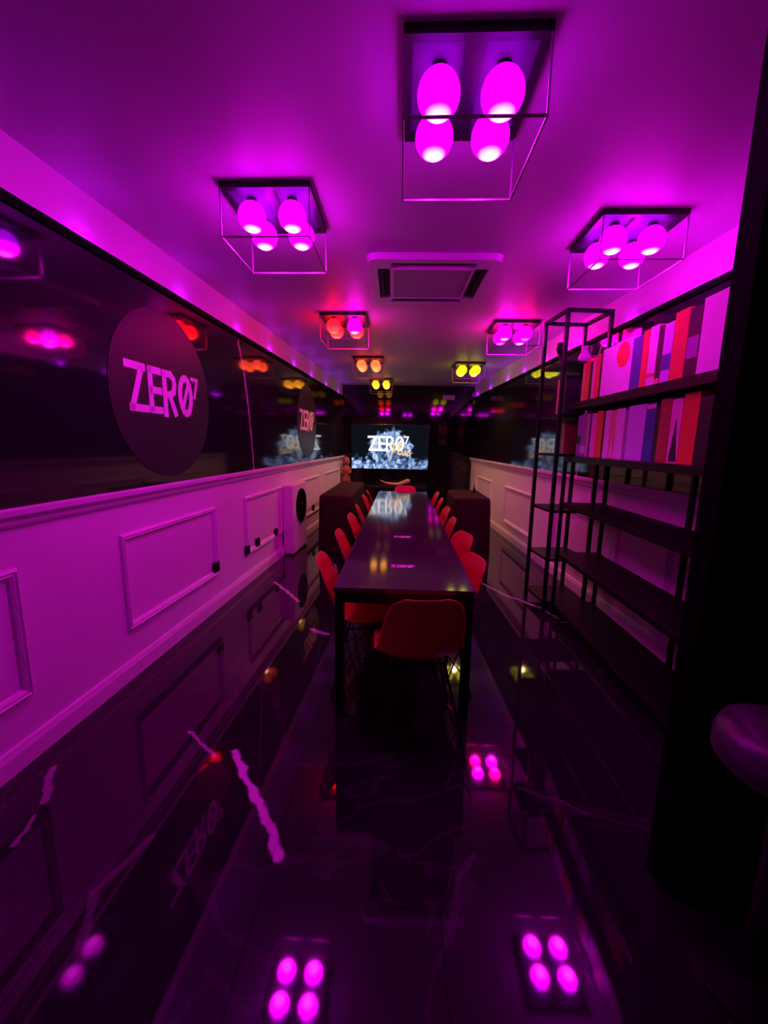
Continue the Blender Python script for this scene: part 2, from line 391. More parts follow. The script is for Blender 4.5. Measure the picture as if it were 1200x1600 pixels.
# ------------------------------------------------------------------ ceiling cassette air conditioner
ac = empty('air_conditioner', (0.19, 3.51, HC), 0.02, label='white square ceiling cassette air conditioner between the lights', cat='air conditioner')
h = 0.475
def rounded_ring(bm, ho, hi, ro, ri, z0, z1):
    def loop(hh, r, z):
        vs = []
        for cx, cy, a0 in ((1, 1, 0), (-1, 1, 90), (-1, -1, 180), (1, -1, 270)):
            for k in range(5):
                a = math.radians(a0 + 22.5*k); vs.append(bm.verts.new((cx*(hh-r)+r*math.cos(a), cy*(hh-r)+r*math.sin(a), z)))
        return vs
    A, B, C, D = loop(ho, ro, z1), loop(ho-0.012, ro, z0), loop(hi, ri, z0), loop(hi, ri, z1)
    for p, q in ((A, B), (B, C), (C, D)):
        for k in range(20): bm.faces.new((p[k], p[(k+1) % 20], q[(k+1) % 20], q[k]))
bm = bmesh.new(); rounded_ring(bm, h, 0.40, 0.07, 0.03, -0.04, -0.001); link_mesh('panel_frame', bm, M['ac_white'], ac)
link_mesh('backing', boxm(-0.40, 0.40, -0.40, 0.40, -0.012, -0.002), M['dark_slot'], ac)
bm = bmesh.new(); rounded_ring(bm, 0.315, 0.285, 0.02, 0.01, -0.042, -0.012); link_mesh('grille_frame', bm, M['ac_white'], ac)
for k in range(14):
    yy = -0.28 + k*0.04
    link_mesh('grille_slat', boxm(-0.285, 0.285, yy, yy+0.034, -0.036, -0.028), M['ac_grey'], ac)
for sx, sy in ((1, 0), (-1, 0), (0, 1), (0, -1)):
    bm = bmesh.new()
    if sx: box(bm, sx*0.372-0.012, sx*0.372+0.012, -0.27, 0.27, -0.034, -0.026)
    else: box(bm, -0.27, 0.27, sy*0.372-0.012, sy*0.372+0.012, -0.034, -0.026)
    link_mesh('air_vane', bm, M['dark_slot'], ac)
for sx in (-1, 1):
    for sy in (-1, 1):
        link_mesh('corner_cover', boxm(min(sx*0.30, sx*0.40), max(sx*0.30, sx*0.40), min(sy*0.30, sy*0.40), max(sy*0.30, sy*0.40), -0.0395, -0.012, bevel=0.004), M['ac_white'], ac)

# ------------------------------------------------------------------ lettering (stroke letters built flat)
def stroke(bm, p, q, wd, d=0.002, cap=0.0):
    p, q = Vector((p[0], p[1])), Vector((q[0], q[1])); t = (q-p).normalized(); n = Vector((-t.y, t.x))*wd/2
    p = p - t*cap; q = q + t*cap
    c = [p+n, q+n, q-n, p-n]
    A = [bm.verts.new((v.x, v.y, 0)) for v in c]; B = [bm.verts.new((v.x, v.y, d)) for v in c]
    bm.faces.new(A); bm.faces.new(B)
    for k in range(4): bm.faces.new((A[k], A[(k+1) % 4], B[(k+1) % 4], B[k]))
def poly(bm, pts, wd, closed=False, d=0.002):
    pts = pts + [pts[0]] if closed else pts
    for i, (a, b) in enumerate(zip(pts, pts[1:])): stroke(bm, a, b, wd, d + 0.00002*i, wd*0.35)
def zero_logo(bm, sc=1.0, wd=0.15, d=0.002):
    """ZERO with slashed nought and raised 7; letter height 1 * sc, x from 0 to about 2.5"""
    T = lambda L: [((x - 1.33)*sc, (y - 0.5)*sc) for x, y in L]
    W = wd*sc; e = wd/2
    poly(bm, T([(-0.02, 1-e), (0.52, 1-e)]), W, d=d); poly(bm, T([(0.45, 1-e), (0.10, e)]), W, d=d); poly(bm, T([(0.06, e), (0.58, e)]), W, d=d)
    poly(bm, T([(0.72, e), (0.72, 1-e)]), W, d=d)
    for y in (e, 0.5, 1-e): poly(bm, T([(0.72, y), (1.06, y)]), W, d=d)
    poly(bm, T([(1.22, 0.0), (1.22, 1-e)]), W, d=d)
    poly(bm, T([(1.22, 1-e), (1.46, 1-e), (1.58, 0.90-e), (1.60, 0.70), (1.56, 0.54), (1.44, 0.46), (1.22, 0.46)]), W, d=d)
    poly(bm, T([(1.40, 0.44), (1.60, 0.03)]), W, d=d)
    c = [(2.06 + 0.235*math.cos(a), 0.5 + 0.425*math.sin(a)) for a in [2*PI*k/18 for k in range(18)]]
    poly(bm, T(c), W, closed=True, d=d); poly(bm, T([(1.94, 0.24), (2.18, 0.76)]), W*0.75, d=d)
    poly(bm, T([(2.36, 0.95), (2.64, 0.95)]), W*0.6, d=d); poly(bm, T([(2.62, 0.95), (2.46, 0.50)]), W*0.6, d=d)

# round signs on the left wall
def disc_sign(y, z, r, label):
    o = empty('round_sign', wl_pt(0.0352, y, z), LEFT_A, label=label, cat='sign', group='round grey signs on the left wall')
    bm = lathe(bmesh.new(), [(r-0.001, 0), (r, 0.001), (r, 0.003), (r-0.002, 0.004)], 64)
    rot = Matrix.Rotation(PI/2, 4, 'Y')
    bmesh.ops.transform(bm, matrix=rot, verts=bm.verts[:]); link_mesh('disc', bm, M['disc'], o)
    bm = bmesh.new(); zero_logo(bm, 0.30, 0.155)
    # letters: local x -> along the wall (+y, away from the camera), y -> up, lifted off the disc
    m4 = Matrix(((0, 0, 1, 0.0042), (1, 0, 0, 0.0), (0, 1, 0, 0.02), (0, 0, 0, 1)))
    bmesh.ops.transform(bm, matrix=m4, verts=bm.verts[:]); link_mesh('lettering', bm, M['letter'], o)
disc_sign(2.88, 1.805, 0.555, 'large near grey disc sign on left black wall reading ZERO with raised 7')
disc_sign(6.46, 1.805, 0.545, 'far grey disc sign on left black wall with pink lettering')

# sockets in the left wainscot
def socket(y, z, label):
    o = empty('wall_socket', wl_pt(0.0, y, z), LEFT_A, label=label, cat='socket', group='black wall sockets in the left wainscot')
    link_mesh('plate', boxm(0.0, 0.028, -0.045, 0.045, -0.045, 0.045, bevel=0.006), M['black_metal'], o)
    for s in (-1, 1):
        bm = lathe(bmesh.new(), [(0.014, 0), (0.014, 0.002)], 12)
        bmesh.ops.transform(bm, matrix=Matrix.Translation((0.028, s*0.02, 0)) @ Matrix.Rotation(PI/2, 4, 'Y'), verts=bm.verts[:])
        link_mesh('outlet', bm, M['dark_slot'], o)
socket(3.46, 0.39, 'black wall socket alone at corner of the large near moulded panel')
socket(4.13, 0.37, 'black wall socket at near corner of the second moulded panel')
socket(4.41, 0.385, 'black wall socket on lower edge of the second moulded panel, middle one')
socket(5.0, 0.37, 'black wall socket on second moulded panel, nearest the white floor unit')
socket(6.83, 0.40, 'black wall socket beyond the white floor unit, beside dark cloth')

# white floor unit with round black grille
un = empty('floor_heater', (-1.475, 5.56, 0), LEFT_A, label='white floor unit with round black grille against the left wainscot', cat='heater')
link_mesh('cabinet', boxm(-0.05, 0.085, -0.32, 0.32, 0.02, 0.94, bevel=0.012), M['white_paint'], un)
link_mesh('plinth', boxm(-0.04, 0.075, -0.30, 0.30, 0.0, 0.02), M['black_metal'], un)
def disc_x(prof, n=32, t=(0, 0, 0)):
    bm = lathe(bmesh.new(), prof, n)
    bmesh.ops.transform(bm, matrix=Matrix.Translation(t) @ Matrix.Rotation(PI/2, 4, 'Y'), verts=bm.verts[:]); return bm
g = link_mesh('round_grille', disc_x([(0.235, 0), (0.235, 0.012), (0.215, 0.016), (0.20, 0.008), (0.06, 0.004)], t=(0.085, 0.05, 0.63)), M['black_matte'], un)
link_mesh('grille_hub', disc_x([(0.055, 0), (0.05, 0.02), (0.0, 0.026)], 20, (0.089, 0.05, 0.63)), M['black_metal'], g)

# ------------------------------------------------------------------ table
TX0, TX1, TY0, TY1 = -0.345, 0.402, 2.05, 6.44
tb = empty('meeting_table', ((TX0+TX1)/2, (TY0+TY1)/2, 0), label='long glossy black meeting table running down the room', cat='table')
hx, hy = (TX1-TX0)/2, (TY1-TY0)/2
link_mesh('tabletop', boxm(-hx, hx, -hy, hy, 0.725, 0.75, bevel=0.003), M['table_top'], tb)
for nm, b in (('apron', (-hx+0.01, hx-0.01, -hy+0.008, -hy+0.03, 0.665, 0.725)), ('apron', (-hx+0.01, hx-0.01, hy-0.03, hy-0.008, 0.665, 0.725)),
              ('apron', (-hx+0.01, -hx+0.03, -hy+0.03, hy-0.03, 0.665, 0.725)), ('apron', (hx-0.03, hx-0.01, -hy+0.03, hy-0.03, 0.665, 0.725))):
    link_mesh(nm, boxm(*b), M['black_metal'], tb)
for sx in (-1, 1):
    for sy in (-1, 0, 1):
        cx, cy = sx*(hx-0.03), sy*(hy-0.03)
        link_mesh('leg', boxm(cx-0.024, cx+0.024, cy-0.024, cy+0.024, 0, 0.725, bevel=0.003), M['black_metal'], tb)
for yy in (2.46, 3.27):
    bm = bmesh.new(); zero_logo(bm, 0.055, 0.2, 0.0006)
    bmesh.ops.transform(bm, matrix=Matrix.Translation((0.025-(TX0+TX1)/2, yy-(TY0+TY1)/2, 0.7502)), verts=bm.verts[:])
    link_mesh('printed_logo', bm, M['letter'], tb)

# ------------------------------------------------------------------ chairs
PROF = [(0.148, 0.408, 0.150), (0.140, 0.428, 0.185), (0.105, 0.438, 0.215), (0.05, 0.436, 0.228), (-0.01, 0.428, 0.232), (-0.08, 0.424, 0.232),
        (-0.140, 0.434, 0.230), (-0.185, 0.462, 0.224), (-0.212, 0.51, 0.216), (-0.236, 0.57, 0.208), (-0.262, 0.64, 0.200), (-0.288, 0.71, 0.188),
        (-0.307, 0.765, 0.170), (-0.319, 0.80, 0.142), (-0.325, 0.818, 0.095)]
def make_chair():
    o = empty('shell_chair', (0, 0, 0), 0)
    bm = bmesh.new(); grid = []
    nv = 10
    for i, (d, z, wd) in enumerate(PROF):
        dn = Vector((PROF[min(i+1, len(PROF)-1)][0] - PROF[max(i-1, 0)][0], PROF[min(i+1, len(PROF)-1)][1] - PROF[max(i-1, 0)][1])).normalized()
        nrm = Vector((dn.y, -dn.x))   # towards the sitter
        k = 0.055 if 2 <= i <= 9 else (0.03 if i < 13 else 0.012)
        row = []
        for j in range(nv+1):
            s = -1 + 2*j/nv
            c = k*abs(s)**2.4
            row.append(bm.verts.new((s*wd, d + nrm.x*c*(1 if True else 0), z + nrm.y*c)))
        grid.append(row)
    for a, b in zip(grid, grid[1:]):
        for j in range(nv): bm.faces.new((a[j], a[j+1], b[j+1], b[j]))
    sh = link_mesh('seat_shell', bm, M['red_shell'], o, smooth=True)
    md = sh.modifiers.new('thick', 'SOLIDIFY'); md.thickness = 0.008; md.offset = 0
    sb = sh.modifiers.new('smooth', 'SUBSURF'); sb.levels = 1; sb.render_levels = 1
    for sx in (-1, 1):
        for sy in (-1, 1):
            bm = bmesh.new()
            foot = (sx*0.215, sy*0.18 - 0.04, 0.004)
            tube(bm, [(sx*0.13, sy*0.11 - 0.02, 0.405), foot], 0.0065, 8)
            tube(bm, [(sx*0.05, sy*0.14, 0.405), (foot[0], foot[1], 0.012)], 0.004, 6)
            tube(bm, [foot, (foot[0], foot[1], 0.0)], 0.011, 8)
            link_mesh('leg', bm, M['wire'], o)
    bm = bmesh.new()
    for sx in (-1, 1):
        tube(bm, [(sx*0.18, 0.09, 0.14), (0, -0.03, 0.30), (-sx*0.18, -0.17, 0.14)], 0.004, 6)
        tube(bm, [(sx*0.14, -0.125, 0.40), (sx*0.14, 0.125, 0.40)], 0.005, 6)
        tube(bm, [(-0.14, sx*0.125, 0.40), (0.14, sx*0.125, 0.40)], 0.005, 6)
    link_mesh('wire_brace', bm, M['wire'], o)
    return o
proto = make_chair(); first = [True]
def chair(x, y, face, label):
    """face: direction the sitter looks, degrees from +y, counter-clockwise"""
    if first[0]: o = proto; first[0] = False
    else: o = dup(proto)
    o.location = (x, y, 0); o.rotation_euler = (0, 0, math.radians(face))
    tag(o, label, 'chair', 'red shell chairs around the meeting table')
cl = [2.45, 3.15, 3.89, 4.53, 5.35, 5.95]
for i, y in enumerate(cl):
    chair(-0.505+0.323, y, -90 + [4, 2, -2, 5, 0, 6][i], 'red shell chair on left side of table, %s from the camera' % ORD[i])
cr = [2.50, 3.17, 3.81, 4.47, 5.2, 5.86]
for i, y in enumerate(cr):
    a = [13, 16, 0, 4, -3, 2][i]; bx = [0.50, 0.53, 0.52, 0.535, 0.54, 0.545][i]
    chair(bx-0.323*math.cos(math.radians(a)), y - 0.323*math.sin(math.radians(a)), 90 + a, 'red shell chair on right side of table, %s from the camera' % ORD[i])
chair(0.10, 2.06, 6, 'dark red shell chair at near end of table, its back to the camera')
chair(0.07, 6.36, 180, 'red shell chair at far end of table, facing the camera')

# ------------------------------------------------------------------ shelving (tower + long unit)
def shelving_tower():
    o = empty('shelving_tower', (1.31, 3.82, 0), math.radians(6), label='tall narrow black metal shelving tower by the right wall', cat='shelf')
    X0, X1, Y_0, Y_1, H = 0.0, 0.37, -0.2, 0.2, 2.61
    for x in (X0, X1):
        for y in (Y_0, Y_1):
            link_mesh('upright', boxm(x-0.014, x+0.014, y-0.014, y+0.014, 0, H), M['black_metal'], o)
    for y in (Y_0, Y_1):
        link_mesh('top_rail', boxm(X0, X1, y-0.013, y+0.013, H-0.028, H), M['black_metal'], o)
    for x in (X0, X1):
        link_mesh('top_rail', boxm(x-0.013, x+0.013, Y_0, Y_1, H-0.028, H), M['black_metal'], o)
    for z in (0.10, 0.50, 0.94, 1.435, 1.77, 2.20):
        link_mesh('shelf_board', boxm(X0-0.01, X1+0.01, Y_0-0.01, Y_1+0.01, z-0.022, z), M['black_metal'], o)
shelving_tower()
LU = dict(x0=1.38, x1=1.74, y0=1.62, y1=3.585)
def long_unit():
    o = empty('long_shelving', (0, 0, 0), 0, label='long black open shelving loaded with books along the right wall', cat='shelf')
    x0, x1, y0, y1 = LU['x0'], LU['x1'], LU['y0'], LU['y1']
    for z, t in ((0.12, 0.03), (0.58, 0.03), (1.02, 0.03), (1.42, 0.045), (1.848, 0.05)):
        link_mesh('shelf_board', boxm(x0, x1, y0, y1, z-t, z), M['black_metal'], o)
    for y in (y0+0.015, 2.52, y1-0.015):
        link_mesh('upright', boxm(x1, x1+0.025, y-0.014, y+0.014, 0, 2.2), M['black_metal'], o)
    for y in (y0+0.015, y1-0.015):
        link_mesh('upright', boxm(x0-0.0, x0+0.025, y-0.014, y+0.014, 0, 1.40), M['black_metal'], o)
long_unit()

# books
def book_mat(name, col): 
    return mat('book_'+name, col, 0.4, grain=0.06, gscale=25)
BM = {'white': book_mat('white', (0.80, 0.76, 0.78)), 'red': book_mat('red', (0.72, 0.03, 0.04)), 'darkred': book_mat('darkred', (0.35, 0.02, 0.05)),
      'navy': book_mat('navy', (0.05, 0.03, 0.30)), 'black': book_mat('black', (0.012, 0.01, 0.012)), 'lilac': book_mat('lilac', (0.62, 0.5, 0.8)),
      'gold': book_mat('gold', (0.75, 0.42, 0.2)), 'purple': book_mat('purple', (0.30, 0.10, 0.40)), 'pink': book_mat('pink', (0.80, 0.40, 0.55))}
M['pages'] = mat('paper_pages', (0.7, 0.66, 0.6), 0.8, grain=0.1, gscale=80)
def book(x, y0, y1, z, hgt, dep, col, label, group, tilt=0.0, extra=None):
    """spine at x facing -x, leaning by tilt (radians) along the shelf"""
    o = empty('book', (x, (y0+y1)/2, z), 0, label=label, cat='book', group=group)
    o.rotation_euler = (tilt, 0, 0)
    t = (y1-y0)/2 - 0.0006
    c = min(0.004, t*0.25)
    bm = bmesh.new()
    box(bm, 0, 0.005, -t, t, 0, hgt); box(bm, 0.005, dep, -t, -t+c, 0, hgt); box(bm, 0.005, dep, t-c, t, 0, hgt)
    link_mesh('cover', bm, BM[col], o)
    link_mesh('pages', boxm(0.005, dep-0.006, -t+c, t-c, 0.004, hgt-0.005), M['pages'], o)
    if extra: extra(o, t, hgt)
def red_circle(o, t, hgt):
    bm = disc_x([(t*0.75, -0.0012), (t*0.75, -0.0002)], 28, (0, 0, hgt*0.74)); link_mesh('red_dot', bm, BM['red'], o)
def band(col, z0, z1):
    def fn(o, t, hgt): link_mesh('spine_label', boxm(-0.0012, -0.0002, -t*0.9, t*0.9, hgt*z0, hgt*z1), BM[col], o)
    return fn
def wedge(col, frac, up=True):
    def fn(o, t, hgt):
        bm = bmesh.new(); A = [(-t*0.9, 0.01), (t*0.6, 0.01), (-t*0.1, hgt*frac)]
        a = [bm.verts.new((-0.0012, y, z)) for y, z in A]; b = [bm.verts.new((-0.0002, y, z)) for y, z in A]
        bm.faces.new(a); bm.faces.new(b)
        for k in range(3): bm.faces.new((a[k], a[(k+1) % 3], b[(k+1) % 3], b[k]))
        link_mesh('spine_print', bm, BM[col], o)
    return fn
BX = 1.45
_cam = Vector((0, 0, EYE))
U, Lw = 'books on the upper shelf', 'books on the lower shelf'
# (y far, y near, height, colour, label, extra)
row1 = [
 (3.52, 3.47, 0.31, 'gold', 'thin gold spined book at far end of upper shelf', None),
 (3.468, 3.39, 0.33, 'red', 'red book near the far end of upper shelf, beside gold spine', None),
 (3.388, 3.345, 0.30, 'black', 'black book between two red books at far end of upper shelf', None),
 (3.343, 3.30, 0.32, 'pink', 'pink book left of second red book on upper shelf', None),
 (3.298, 3.225, 0.33, 'red', 'red book left of the wide white books on upper shelf', None),
 (3.223, 3.195, 0.33, 'black', 'thin black book left of the wide white books on upper shelf', None),
 (3.193, 3.02, 0.345, 'white', 'wide plain white book on upper shelf, left of red dot book', None),
 (3.018, 2.80, 0.35, 'white', 'wide white book with big red dot on upper shelf', red_circle),
 (2.798, 2.69, 0.33, 'navy', 'navy blue book right of red dot book on upper shelf', None),
 (2.688, 2.62, 0.345, 'red', 'narrow red book right of navy book on upper shelf', None),
 (2.618, 2.535, 0.35, 'white', 'white book right of narrow red book on upper shelf', band('red', 0.18, 0.24)),
 (2.533, 2.485, 0.33, 'black', 'thin black book in middle of upper shelf', band('gold', 0.05, 0.14)),
 (2.483, 2.40, 0.33, 'lilac', 'lilac book with dark marks on upper shelf', band('navy', 0.25, 0.5)),
 (2.398, 2.285, 0.365, 'red', 'broad red book near the right end of upper shelf', None),
 (2.283, 2.19, 0.35, 'black', 'broad black book between red and pale books on upper shelf', band('purple', 0.3, 0.6)),
 (2.188, 2.03, 0.37, 'white', 'tall pale book at right end of upper shelf', None),
 (2.028, 1.93, 0.34, 'black', 'black book hidden by the partition on upper shelf', None)]
for a, b, hh, c, l, ex in row1: book(BX, b, a, 1.848, hh, 0.22, c, l, U, extra=ex)
row2 = [
 (3.52, 3.45, 0.33, 'purple', 'dark purple patterned book at far end of lower shelf', band('black', 0.3, 0.5)),
 (3.448, 3.35, 0.34, 'purple', 'broader dark purple book on lower shelf, beside gold edged book', band('lilac', 0.08, 0.25)),
 (3.348, 3.31, 0.33, 'gold', 'thin gold edged book left of navy spine on lower shelf', None),
 (3.308, 3.275, 0.33, 'navy', 'thin navy book near the far end of lower shelf', None),
 (3.273, 3.19, 0.33, 'pink', 'pink book left of red book on lower shelf', None),
 (3.188, 3.095, 0.34, 'red', 'red book in far half of lower shelf', None),
 (3.093, 3.065, 0.34, 'black', 'thin black book right of red book on lower shelf', None),
 (3.063, 2.985, 0.335, 'white', 'white book left of gold spine with pale wedge on lower shelf', None),
 (2.983, 2.915, 0.33, 'gold', 'gold spined book with pale wedge print on lower shelf', wedge('white', 0.45)),
 (2.913, 2.80, 0.335, 'white', 'white book right of gold spine on lower shelf', None),
 (2.798, 2.765, 0.32, 'purple', 'thin purple book in middle of lower shelf', None),
 (2.763, 2.57, 0.34, 'lilac', 'very wide lilac book in middle of lower shelf', None),
 (2.568, 2.47, 0.34, 'navy', 'navy book with pale top mark on lower shelf', band('pink', 0.9, 0.97)),
 (2.468, 2.435, 0.31, 'black', 'thin black filler for the dark gap left of dark red book on lower shelf', None),  # black block added in place of the shaded gap between books
 (2.433, 2.335, 0.35, 'darkred', 'dark red book in near half of lower shelf', None),
 (2.333, 2.245, 0.34, 'pink', 'pink book with black wedge print on lower shelf', wedge('black', 0.7)),
 (2.243, 2.125, 0.36, 'red', 'bright red book at right end of lower shelf', None),
 (2.123, 2.03, 0.33, 'black', 'broad black book at right end of lower shelf', None)]
for a, b, hh, c, l, ex in row2: book(BX, b, a, 1.42, hh, 0.22, c, l, Lw, extra=ex)
T = 'books in the shelving tower'
for a, b, z, hh, c, l, ex in [
 (4.0, 3.955, 1.77, 0.33, 'gold', 'gold spined book on upper books tier of the tower', None),
 (3.953, 3.90, 1.77, 0.36, 'navy', 'navy book on upper books tier of the tower', None),
 (3.898, 3.85, 1.77, 0.28, 'pink', 'pink book on upper books tier of the tower', None),
 (3.848, 3.80, 1.77, 0.34, 'black', 'black book on upper books tier of the tower', None),
 (3.95, 3.86, 1.435, 0.29, 'white', 'white book on lower books tier of the tower', None),
 (3.858, 3.81, 1.435, 0.28, 'black', 'black book on lower books tier of the tower', None),
 (3.808, 3.74, 1.435, 0.29, 'darkred', 'dark red book on lower books tier of the tower', None)]:
    book(1.43, b, a, z, hh, 0.18, c, l, T, extra=ex)

# ornaments on the tower's top board
tr = empty('goblet', (1.40, 3.90, 2.20), 0, label='dark goblet on upper board of the shelving tower', cat='goblet')
link_mesh('bowl', lathe(bmesh.new(), [(0.012, 0.09), (0.03, 0.11), (0.045, 0.15), (0.04, 0.20), (0.036, 0.20), (0.04, 0.15), (0.0, 0.115)], 16), M['dark_bronze'], tr, True)
link_mesh('stem', lathe(bmesh.new(), [(0.035, 0), (0.03, 0.008), (0.01, 0.02), (0.009, 0.06), (0.012, 0.09)], 16), M['dark_bronze'], tr, True)
vz = empty('vase', (1.56, 3.78, 2.20), 0, label='pale rounded glass vase on upper board of the shelving tower', cat='vase')
link_mesh('body', lathe(bmesh.new(), [(0.03, 0), (0.05, 0.03), (0.052, 0.06), (0.03, 0.10), (0.022, 0.13), (0.03, 0.15), (0.024, 0.15), (0.018, 0.13)], 18), M['glass_pink'], vz, True)
link_mesh('foot_ring', lathe(bmesh.new(), [(0.033, 0), (0.033, 0.006)], 18), M['dark_bronze'], vz)

# ------------------------------------------------------------------ cloth-covered counters
def draped(name, x0, x1, y0, y1, hgt, label):
    o = empty(name, ((x0+x1)/2, (y0+y1)/2, 0), label=label, cat='table', group='dark cloth covered side tables')
    a, b = (x1-x0)/2, (y1-y0)/2; r = 0.09
    pts = []
    for cx, cy, a0 in ((1, 1, 0), (-1, 1, 90), (-1, -1, 180), (1, -1, 270)):
        for k in range(7):
            t = math.radians(a0 + 15*k); pts.append((cx*(a-r)+r*math.cos(t), cy*(b-r)+r*math.sin(t)))
    loop = []
    for i, p in enumerate(pts):
        q = pts[(i+1) % len(pts)]; d = math.dist(p, q); n = max(1, int(d/0.04))
        for k in range(n): loop.append((p[0]+(q[0]-p[0])*k/n, p[1]+(q[1]-p[1])*k/n))
    bm = bmesh.new(); rings = []; n = len(loop)
    for z, off, amp in ((hgt, -0.06, 0), (hgt-0.004, -0.025, 0), (hgt-0.02, -0.006, 0), (hgt-0.05, 0.0, 0.002), (hgt*0.6, 0.008, 0.008), (hgt*0.3, 0.014, 0.014), (0.012, 0.018, 0.018)):
        rg = []
        for i, (x, y) in enumerate(loop):
            l = math.hypot(x, y); ux, uy = x/a, y/b; m = math.hypot(ux, uy); ux, uy = ux/m, uy/m
            d = off + amp*math.sin(i*0.9) * (0.6+0.4*math.sin(i*0.37))
            rg.append(bm.verts.new((x+ux*d, y+uy*d, z)))
        rings.append(rg)
    for p, q in zip(rings, rings[1:]):
        for k in range(n): bm.faces.new((p[k], p[(k+1) % n], q[(k+1) % n], q[k]))
    bm.faces.new(rings[0])
    link_mesh('tablecloth', bm, M['cloth'], o, True)
    for sx in (-1, 1):
        for sy in (-1, 1):
            link_mesh('leg', boxm(sx*(a-0.1)-0.02, sx*(a-0.1)+0.02, sy*(b-0.1)-0.02, sy*(b-0.1)+0.02, 0, hgt-0.03), M['black_metal'], o)
draped('covered_table', -1.10, -0.66, 5.38, 7.42, 0.80, 'dark brown cloth covered side table left of the meeting table')
draped('covered_table', 0.72, 1.20, 5.40, 6.45, 0.80, 'dark brown cloth covered side table right of the meeting table')
bt = empty('bottle', (1.08, 6.05, 0.80), label='slim black bottle on right cloth covered side table', cat='bottle')
link_mesh('body', lathe(bmesh.new(), [(0.018, 0), (0.02, 0.01), (0.02, 0.05), (0.008, 0.075), (0.007, 0.10)], 12), M['black_metal'], bt, True)
link_mesh('cap', lathe(bmesh.new(), [(0.009, 0.10), (0.009, 0.115), (0, 0.116)], 12), M['dark_bronze'], bt)

# ------------------------------------------------------------------ television
def screen_mat():
    m = bpy.data.materials.new('screen_picture'); m.use_nodes = True; nt = m.node_tree; N = nt.nodes.new; L = nt.links.new
    nt.nodes.remove(nt.nodes['Principled BSDF']); out = nt.nodes['Material Output']
    tc = N('ShaderNodeTexCoord'); mp = N('ShaderNodeMapping'); L(tc.outputs['Object'], mp.inputs[0])
    def noise(scale, vec, det=4, dist=0.0):
        n = N('ShaderNodeTexNoise'); n.inputs['Scale'].default_value = scale; n.inputs['Detail'].default_value = det
        n.inputs['Distortion'].default_value = dist; L(vec, n.inputs['Vector']); return n.outputs['Fac']
    def math_(op, a, b):
        k = N('ShaderNodeMath'); k.operation = op
        for i, v in enumerate((a, b)):
            if isinstance(v, (int, float)): k.inputs[i].default_value = v
            else: L(v, k.inputs[i])
        return k.outputs[0]
    sep = N('ShaderNodeSeparateXYZ'); L(tc.outputs['Object'], sep.inputs[0]); X, Z = sep.outputs[0], sep.outputs[2]
    dome = math_('ADD', math_('POWER', math_('DIVIDE', math_('ADD', X, -0.02), 0.52), 2), math_('POWER', math_('DIVIDE', math_('ADD', Z, 0.08), 0.52), 2))
    base = math_('DIVIDE', math_('ADD', Z, 0.55), 0.32)            # pile of shards along the lower edge
    body = math_('MINIMUM', dome, math_('MULTIPLY', base, 1.0))
    edge = math_('ADD', body, math_('MULTIPLY', math_('SUBTRACT', noise(9, tc.outputs['Object'], 3), 0.5), 1.5))
    mr = N('ShaderNodeMapRange'); L(edge, mr.inputs[0]); mr.inputs[1].default_value = 1.0; mr.inputs[2].default_value = 0.75; mr.inputs[3].default_value = 0; mr.inputs[4].default_value = 1
    vo = N('ShaderNodeTexVoronoi'); vo.inputs['Scale'].default_value = 13; vo.feature = 'F1'; vo.distance = 'CHEBYCHEV'
    L(tc.outputs['Object'], vo.inputs['Vector'])
    lum = math_('MULTIPLY', noise(7, tc.outputs['Object'], 5, 1.0), math_('ADD', math_('MULTIPLY', vo.outputs['Color'], 0.9), 0.35))
    cr = N('ShaderNodeValToRGB'); L(math_('MULTIPLY', lum, mr.outputs[0]), cr.inputs[0])
    e = cr.color_ramp.elements; e[0].position = 0.0; e[0].color = (0.004, 0.005, 0.009, 1); e[1].position = 0.62; e[1].color = (0.6, 0.76, 1, 1)
    k = e.new(0.22); k.color = (0.02, 0.035, 0.08, 1); k = e.new(0.38); k.color = (0.13, 0.23, 0.52, 1)
    em = N('ShaderNodeEmission'); L(cr.outputs[0], em.inputs[0]); em.inputs[1].default_value = 1.1; L(em.outputs[0], out.inputs[0])
    return m
tv = empty('television', (-0.275, 9.56, 1.405), label='large wall television showing white ZERO lettering over blue shards', cat='television')
link_mesh('casing', boxm(-0.90, 0.90, -0.02, 0.038, -0.515, 0.515, bevel=0.006), M['bezel'], tv)
link_mesh('screen', boxm(-0.88, 0.88, -0.0225, -0.0205, -0.495, 0.495), screen_mat(), tv)
bm = bmesh.new(); zero_logo(bm, 0.345, 0.14, 0.001)
m4 = Matrix(((1, 0, 0, -0.03), (0, 0, -1, -0.0235), (0, 1, 0, 0.08), (0, 0, 0, 1)))
bmesh.ops.transform(bm, matrix=m4, verts=bm.verts[:]); link_mesh('screen_lettering', bm, emit('screen_white', (1, 1, 1), 1.4), tv)
bm = bmesh.new()   # handwritten gold word over the lettering
cur = [[(0.0, 0.22), (0.05, 0.30), (0.12, 0.24), (0.09, 0.14), (0.03, 0.12)], [(0.08, 0.30), (0.05, 0.15), (0.0, -0.02), (-0.03, -0.10)],
       [(0.16, 0.06), (0.24, 0.28), (0.20, 0.30), (0.17, 0.12), (0.20, 0.04), (0.26, 0.08)],
       [(0.27, 0.14), (0.26, 0.06), (0.30, 0.03), (0.34, 0.13), (0.34, 0.04), (0.37, 0.04)],
       [(0.46, 0.14), (0.41, 0.13), (0.42, 0.09), (0.46, 0.07), (0.44, 0.03), (0.38, 0.04)]]
for s in cur: poly(bm, s, 0.026, d=0.001)
m4 = Matrix(((1, 0, 0, 0.02), (0, 0, -1, -0.026), (0, 1, 0, -0.21), (0, 0, 0, 1)))
